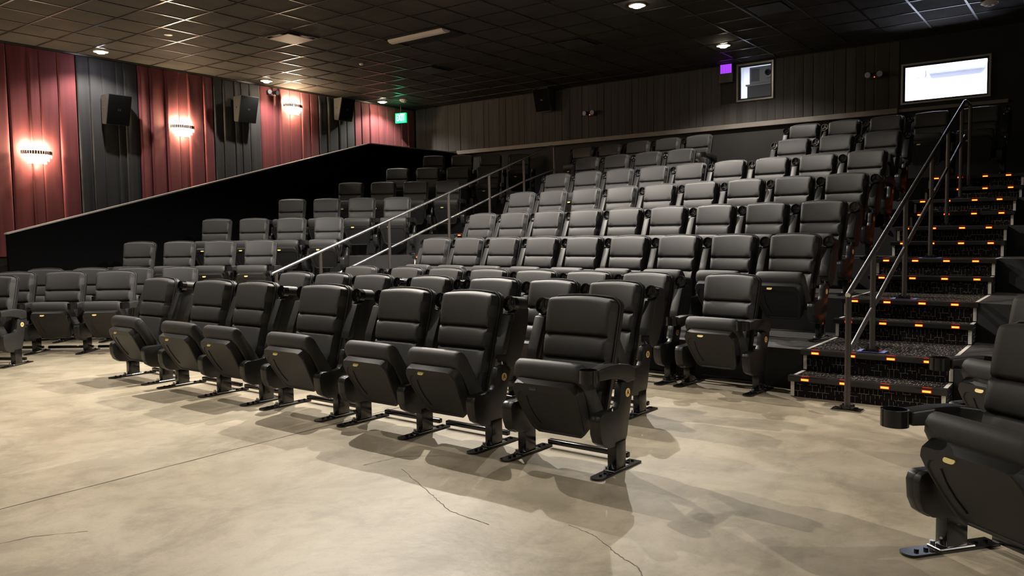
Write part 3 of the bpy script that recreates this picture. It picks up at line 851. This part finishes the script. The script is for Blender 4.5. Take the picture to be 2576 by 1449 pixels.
# crystal wall lights
def wall_light(y, z, label):
    r = empty('wall_light', (XL_+.065, y, z), 0, label, 'wall light', 'crystal wall lights on the burgundy curtains')
    def tier(rad, z0, z1, m, name, n=18):
        bm = bmesh.new()
        for i in range(n):
            a0 = -PI/2 + PI*i/n; a1 = -PI/2 + PI*(i+.86)/n; am = (a0+a1)/2
            pts = [(math.cos(a0)*rad*.62, math.sin(a0)*rad), (math.cos(am)*(rad*.62+.014), math.sin(am)*(rad+.008)), (math.cos(a1)*rad*.62, math.sin(a1)*rad)]
            prism(bm, pts, 2, z0, z1)
        return obj(name, bm, m, r, smooth=0)
    tier(.205, .035, .085, M['crystaldark'], 'crystal_band')
    tier(.200, -.012, .030, M['crystal'], 'crystal_tier'); tier(.165, -.058, -.018, M['crystal'], 'crystal_tier'); tier(.125, -.100, -.064, M['crystal'], 'crystal_tier')
    bm = bmesh.new(); bx(bm, -.045, -.03, -.09, .09, -.09, .10); 
    for s in (-.09, 0, .09): tube(bm, (.04, s, 0), (.04, s, .06), .012, 10, 1)
    obj('back_plate', bm, [M['frame'], M['crystal']], r)
    for yy in (-.10, .10):
        l = bpy.data.lights.new('wall_lamp', 'POINT'); l.energy = 36; l.color = (1,.76,.48); l.shadow_soft_size = .02
        o = bpy.data.objects.new('wall_lamp', l); o.location = (.020, yy, .115); link(o, r)
    l = bpy.data.lights.new('wall_lamp', 'POINT'); l.energy = 5; l.color = (1,.74,.46); l.shadow_soft_size = .03
    o = bpy.data.objects.new('wall_lamp', l); o.location = (.05, 0, -.125); link(o, r)
    return r
wall_light(5.27, 2.495, 'glowing tiered crystal wall light nearest the left photo edge')
wall_light(7.58, 3.09, 'glowing tiered crystal wall light between the first and second wall speakers')
wall_light(9.87, 3.71, 'glowing tiered crystal wall light closest to the ceiling, right of the emergency light')

# wall speakers
def speaker(loc, rz, label, w=.37, h=.455):
    r = empty('wall_speaker', loc, rz, label, 'speaker', 'cinema surround speakers')   # faces -y, back at y=0
    bm = bmesh.new()
    V = [(-w*.49,.0,-h/2+.02),(w*.49,.0,-h/2+.02),(w/2,-.13,-h/2),(-w/2,-.13,-h/2),(-w*.49,.0,h/2),(w*.49,.0,h/2),(w/2,-.25,h/2),(-w/2,-.25,h/2)]
    v = [bm.verts.new(p) for p in V]
    for q in ((0,1,2,3),(4,7,6,5),(0,4,5,1),(1,5,6,2),(2,6,7,3),(3,7,4,0)): bm.faces.new([v[i] for i in q])
    bmesh.ops.recalc_face_normals(bm, faces=bm.faces)
    bmesh.ops.bevel(bm, geom=list(bm.edges), offset=.006, segments=2, affect='EDGES')
    obj('case', bm, M['spkbox'], r)
    bm = bmesh.new()
    A = Vector((0,-.13,-h/2)); B = Vector((0,-.25,h/2)); n = Vector((0,-(B-A).z,(B-A).y)).normalized()*.004
    pp = [A.lerp(B,.02)+n+Vector((s*(w/2-.008),0,0)) for s in (-1,1)] + [A.lerp(B,.98)+n+Vector((s*(w/2-.008),0,0)) for s in (1,-1)]
    bm.faces.new([bm.verts.new(p) for p in pp]); g = obj('grille', bm, M['grille'], r, smooth=0)
    bm = bmesh.new(); c = A.lerp(B,.5)+n*1.6
    up = (B-A).normalized()
    for s in (-1, 1): 
        cc = c + Vector((s*.014,0,0)); bm.faces.new([bm.verts.new(cc+Vector((dx,0,0))+up*dz) for dx,dz in ((-.007,-.016),(.007,-.016),(.007,.016),(-.007,.016))])
    obj('badge', bm, M['spkbox'], g, smooth=0)
    bm = bmesh.new(); bx(bm, -.05, .05, 0, .06, -.08, .08); tube(bm, (-w*.48,-.10,.03), (-w*.505,-.10,.03), .012, 10, 1); obj('bracket', bm, [M['blackpaint'], M['chrome']], r)
    return r
speaker((XL_+.075, 6.42, 3.28), PI/2, 'leftmost black wall speaker, on the first charcoal curtain')
speaker((XL_+.075, 8.76, 3.56), PI/2, 'middle black wall speaker on the left wall, between two burgundy curtains')
speaker((XL_+.075, 11.06, 3.82), PI/2, 'third black wall speaker on the left wall, nearest the exit sign', .36, .44)
speaker((-8.98, YB_-.065, 3.885), R(0), 'dim dark speaker high on the back wall, left of its emergency light', .36, .44)

# twin-head emergency lights (face -y)
def emergency(loc, rz, label, lamp=0.0):
    r = empty('emergency_light', loc, rz, label, 'emergency light', 'twin-head emergency lights')
    bm = bmesh.new(); bx(bm, -.09, .09, -.05, 0, -.05, .035, 0, .012, 2); obj('case', bm, M['spkbox'], r)
    for s in (-1, 1):
        bm = bmesh.new(); tube(bm, (s*.075,-.03,.012), (s*.085,-.11,.0), .03, 18, 0, True, .047); h = obj('lamp_head', bm, M['blackpaint'], r)
        bm = bmesh.new(); disc(bm, (s*.0853,-.113,-.0005), (s*.12,-1,-.15), .042, 20); obj('lamp_lens', bm, M['boothgrey'], h)
    bm = bmesh.new(); tube(bm, (.0,-.05,-.03), (.0,-.056,-.03), .008, 10); obj('pilot_light', bm, M['redled'], r)
    return r
emergency((XL_+.06, 9.38, 3.955), PI/2, 'twin-head emergency light on the burgundy curtain, below the second ceiling downlight')
emergency((-7.99, YB_-.04, 3.55), 0, 'small twin-head emergency light with red pilot in the middle of the back wall')
emergency((-2.95, YB_-.04, 3.615), 0, 'small twin-head emergency light with red pilot, left of the bright booth window')

# exit sign
r = empty('exit_sign', (-12.27, 12.5, 3.80), R(12), 'glowing green EXIT sign hanging from the ceiling in the far left corner', 'exit sign')
bm = bmesh.new(); bx(bm, -.135, .135, -.02, .03, -.105, .105, 0, .006, 2); obj('housing', bm, M['green'], r)
tm = text_mesh('EXIT', .20, M['exitletter'], .003); o = inst('exit_letters', tm, r, (0, -.025, 0), (PI/2, 0, 0)); o.scale = (.50, 1.0, 1)
bm = bmesh.new(); tube(bm, (0, .005, .105), (0, .005, .3), .012, 10); obj('hanger', bm, M['blackpaint'], r)
l = bpy.data.lights.new('sign_light', 'POINT'); l.energy = 1.3; l.color = (.05,1,.4); l.shadow_soft_size = .05
o = bpy.data.objects.new('sign_light', l); o.location = (0, -.13, .08); link(o, r)

# ceiling bits
def detector(x, y, rad, label, name='smoke_detector', h=.05):
    r = empty(name, (x, y, ZC), 0, label, name.replace('_', ' '))
    bm = bmesh.new(); tube(bm, (0,0,-.001), (0,0,-h*.5), rad, 24); tube(bm, (0,0,-h*.5), (0,0,-h), rad*.9, 24, r2=rad*.55); obj('cover', bm, M['whiteplastic'], r)
    if h > .03:
        bm = bmesh.new(); tube(bm, (0,0,-h), (0,0,-h-.012), rad*.22, 12); obj('sensor', bm, M['whiteplastic'], r)
detector(-11.84, 12.15, .085, 'pale round smoke detector on the ceiling just above the exit sign')
detector(-1.30, 11.80, .10, 'pale round smoke detector on the ceiling at the top right corner')
detector(-10.53, 6.21, .055, 'small flat white disc on the ceiling at upper left', 'sprinkler_cover', .012)
detector(-9.9, 9.2, .035, 'tiny dark-centred sprinkler cap on the ceiling, right of the second downlight', 'sprinkler_cover', .03)
def vent(jx, ly, label, m, sag=0.0):
    x0 = GX + jx*TILE; y0 = GY + ly*TILE
    r = empty('ceiling_vent', (x0+TILE/2, y0+TILE/2, ZC), 0, label, 'ceiling vent', 'square ceiling vents')
    bm = bmesh.new(); h = TILE/2-.016
    for a in ((-h,h,-h,-h+.03),(-h,h,h-.03,h),(-h,-h+.03,-h+.03,h-.03),(h-.03,h,-h+.03,h-.03)): bx(bm, a[0], a[1], a[2], a[3], -.012, -.001)
    obj('vent_frame', bm, M['blackpaint'], r, smooth=0)
    bm = bmesh.new(); k = h-.055; bx(bm, -k, k, -k, k, -.022-sag, -.012-sag, 0, .003, 1); obj('vent_panel', bm, m, r)
    bm = bmesh.new(); bx(bm, -h+.03, h-.03, -h+.03, h-.03, -.0035, -.001); obj('vent_shadow_box', bm, M['gasket'], r, smooth=0)
vent(5, 4, 'square ceiling vent with a pinkish lit panel, upper left of centre', M['ventlight'], .012)
vent(5, 9, 'dark square ceiling vent above and right of the exit sign', M['ventdark'], .006)
vent(10, 9, 'barely visible dark square ceiling vent above the back wall centre', M['ventdark'])
vent(15, 9, 'dark grey square ceiling vent right of the two ceiling downlights', M['ventdark'])
r = empty('ceiling_troffer', (GX+8*TILE, GY+6.5*TILE, ZC), 0, 'unlit long fluorescent ceiling fitting with a pale lens strip', 'ceiling light')
bm = bmesh.new(); a, b = TILE-.016, TILE/2-.016
for q in ((-a,a,-b,-b+.025),(-a,a,b-.025,b),(-a,-a+.025,-b+.025,b-.025),(a-.025,a,-b+.025,b-.025)): bx(bm, q[0], q[1], q[2], q[3], -.014, -.001)
bx(bm, -a+.025, a-.025, -b+.025, b-.025, -.004, -.001)
obj('troffer_frame', bm, M['gasket'], r, smooth=0)
bm = bmesh.new(); pts = []
for i in range(9):
    t = PI*i/8; pts.append((-.10 + .085*math.cos(t)*-1, -.004 - .045*math.sin(t)))
prism(bm, [(p[0], p[1]) for p in pts], 0, -a+.04, a-.04); obj('lens_strip', bm, M['lens'], r)

# ------------------------------------------------------------------ booth windows and what is behind them
def window(name, W, fw, label):
    x0, x1, z0, z1 = W; y = YB_ - .035
    bm = bmesh.new()
    for a in ((x0-fw,x1+fw,z0-fw,z0),(x0-fw,x1+fw,z1,z1+fw),(x0-fw,x0,z0,z1),(x1,x1+fw,z0,z1)): bx(bm, a[0], a[1], y, YB_+.11, a[2], a[3], 0, .003, 1)
    o = tag(obj(name, bm, M['frame']), kind='structure')
    bm = bmesh.new(); g = .024
    for a in ((x0,x1,z0,z0+g),(x0,x1,z1-g,z1),(x0,x0+g,z0+g,z1-g),(x1-g,x1,z0+g,z1-g)): bx(bm, a[0], a[1], y+.03, y+.05, a[2], a[3])
    obj('window_gasket', bm, M['gasket'], o, smooth=0)
    bm = bmesh.new(); bm.faces.new([bm.verts.new(p) for p in ((x0+g,y+.042,z0+g),(x1-g,y+.042,z0+g),(x1-g,y+.042,z1-g),(x0+g,y+.042,z1-g))]); obj('window_pane', bm, M['glass'], o, smooth=0)
    return o
window('window_1', (W1[0]+.03, W1[1]-.03, W1[2]+.03, W1[3]-.03), .03, '')
window('window_2', (W2[0]+.03, W2[1]-.03, W2[2]+.03, W2[3]-.03), .03, '')
yb = YB_+.12
def booth(name, x0, x1, y1, z0, z1):
    bm = bmesh.new(); fs = bx(bm, x0, x1, yb, y1, z0, z1); bmesh.ops.delete(bm, geom=[f for f in bm.faces if abs(f.calc_center_median().y-yb) < 1e-4], context='FACES')
    tag(obj(name, bm, M['booth'], smooth=0), kind='structure')
booth('wall_booth_left', -5.9, -3.7, 15.6, 2.6, 4.6)
booth('wall_booth_right', -3.65, .3, 15.0, 2.6, 4.4)
def area(name, loc, sx, sy, e, col, d, parent=None):
    l = bpy.data.lights.new(name, 'AREA'); l.shape = 'RECTANGLE'; l.size = sx; l.size_y = sy; l.energy = e; l.color = col
    o = bpy.data.objects.new(name, l); o.location = loc; o.rotation_euler = Vector(d).to_track_quat('-Z', 'Y').to_euler(); return link(o, parent)
# lit strip on the booth side wall, projector on its stand
r = empty('booth_lamp', (-5.35, 14.6, 4.55), 0, 'bright white lamp inside the booth, seen at the left of the projector window', 'lamp')
bm = bmesh.new(); bx(bm, -.25, .25, -.06, .06, -.05, 0, 0, .01, 2); obj('lamp_case', bm, M['tubewhite'], r)
area('booth_area', (0, 0, -.08), .5, .12, 34, (.85,.9,1), (0, 0, -1), r)
r = empty('projector', (-4.80, 13.98, 3.80), 0, 'off-white digital projector with a round lens behind the left booth window', 'projector')
bm = bmesh.new(); bx(bm, -.28, .33, -.28, .3, .0, .29, 0, .02, 3); obj('case', bm, M['projwhite'], r)
bm = bmesh.new(); ring(bm, (.055,-.31,.165), (0,1,0), .092, .055, .04, 28); disc(bm, (.055,-.283,.165), (0,-1,0), .056, 24, 1); obj('lens', bm, [M['projwhite'], M['boothgrey']], r)
bm = bmesh.new(); ring(bm, (.055,-.325,.165), (0,1,0), .05, .034, .04, 24, 0); disc(bm, (.055,-.30,.165), (0,-1,0), .036, 20, 1); obj('lens_glass', bm, [M['gasket'], M['lensglass']], r)
bm = bmesh.new()
for i in range(6): bx(bm, -.235+i*.022, -.222+i*.022, -.287, -.279, .05, .24)
bx(bm, -.25, -.10, -.284, -.279, .035, .255, 1); obj('air_grille', bm, [M['projgrey'], M['boothgrey']], r, smooth=0)
r = empty('projector_stand', (-4.80, 13.98, 2.61), 0, 'dark grey projector stand below the projector in the left booth window', 'stand')
bm = bmesh.new(); bx(bm, -.31, .34, -.30, .32, .0, 1.155, 0, .01, 2); obj('stand_body', bm, M['projgrey'], r)
bm = bmesh.new(); bx(bm, -.33, .36, -.32, .34, 1.155, 1.185, 0, .005, 1); obj('stand_top', bm, M['projwhite'], r)
# bright booth, right
r = empty('booth_light_fitting', (-2.08, 14.86, 3.885), 0, 'blue-grey wall fitting with a glowing white tube inside the bright booth window', 'light fitting')
bm = bmesh.new(); bx(bm, -.42, .40, -.05, .12, -.055, .055, 0, .008, 2); obj('fitting_body', bm, M['boothgrey'], r)
bm = bmesh.new(); polytube(bm, [(-.18,-.07,-.0),(-.16,-.085,0),(.27,-.085,0),(.29,-.07,0)], .035, 14); obj('glow_tube', bm, M['tubewhite'], r)
r = empty('booth_lamp', (-2.0, 14.0, 4.36), 0, 'strip lamp lighting the bright right-hand booth from its ceiling', 'lamp')
bm = bmesh.new(); bx(bm, -.5, .5, -.08, .08, -.04, .03, 0, .01, 2); obj('lamp_case', bm, M['tubewhite'], r)
area('booth_area', (0, 0, -.06), 1.6, .8, 210, (.87,.90,1), (0, 0, -1), r)
r = empty('booth_switch_box', (-2.66, 14.94, 3.86), 0, 'tiny grey switch boxes on the left inside the bright booth window', 'switch box')
bm = bmesh.new(); bx(bm, -.02, .02, -.03, .05, -.07, .06, 0, .004, 1); bx(bm, .09, .12, -.03, .05, -.06, .04, 0, .004, 1); obj('switch_case', bm, M['boothgrey'], r)

# purple infrared panel
r = empty('infrared_emitter', (-5.30, YB_-.005, 3.94), R(4), 'dark box with a glowing purple panel, left of the projector window', 'emitter')
bm = bmesh.new(); bx(bm, -.115, .115, -.12, -.0, -.155, .155, 0, .008, 2); obj('case', bm, M['spkbox'], r)
bm = bmesh.new(); bx(bm, -.09, .10, -.126, -.119, .0, .145)
for i in range(12): bx(bm, -.085+i*.0155, -.081+i*.0155, -.1275, -.1255, .003, .142, 1)
obj('purple_panel', bm, [M['purple'], M['purpleline']], r, smooth=0)

# movie screen on the front wall (behind the camera)
bm = bmesh.new(); bx(bm, -10.5, 2.5, YF_+.02, YF_+.05, .7, 3.9); tag(obj('movie_screen', bm, M['screen'], smooth=0), kind='structure')

# ------------------------------------------------------------------ world and view
w = bpy.data.worlds.new('world'); scene.world = w; w.use_nodes = True
w.node_tree.nodes['Background'].inputs[0].default_value = (.02,.02,.022,1); w.node_tree.nodes['Background'].inputs[1].default_value = .2
scene.view_settings.view_transform = 'Standard'
scene.view_settings.look = 'None'
scene.view_settings.exposure = 0.14
scene.cycles.max_bounces = 5; scene.cycles.diffuse_bounces = 3; scene.cycles.glossy_bounces = 2; scene.cycles.transparent_max_bounces = 5; scene.cycles.transmission_bounces = 2
scene.cycles.use_adaptive_sampling = True; scene.cycles.adaptive_threshold = 0.03; scene.cycles.adaptive_min_samples = 20
scene.cycles.sample_clamp_indirect = 4.0
scene.cycles.use_denoising = True
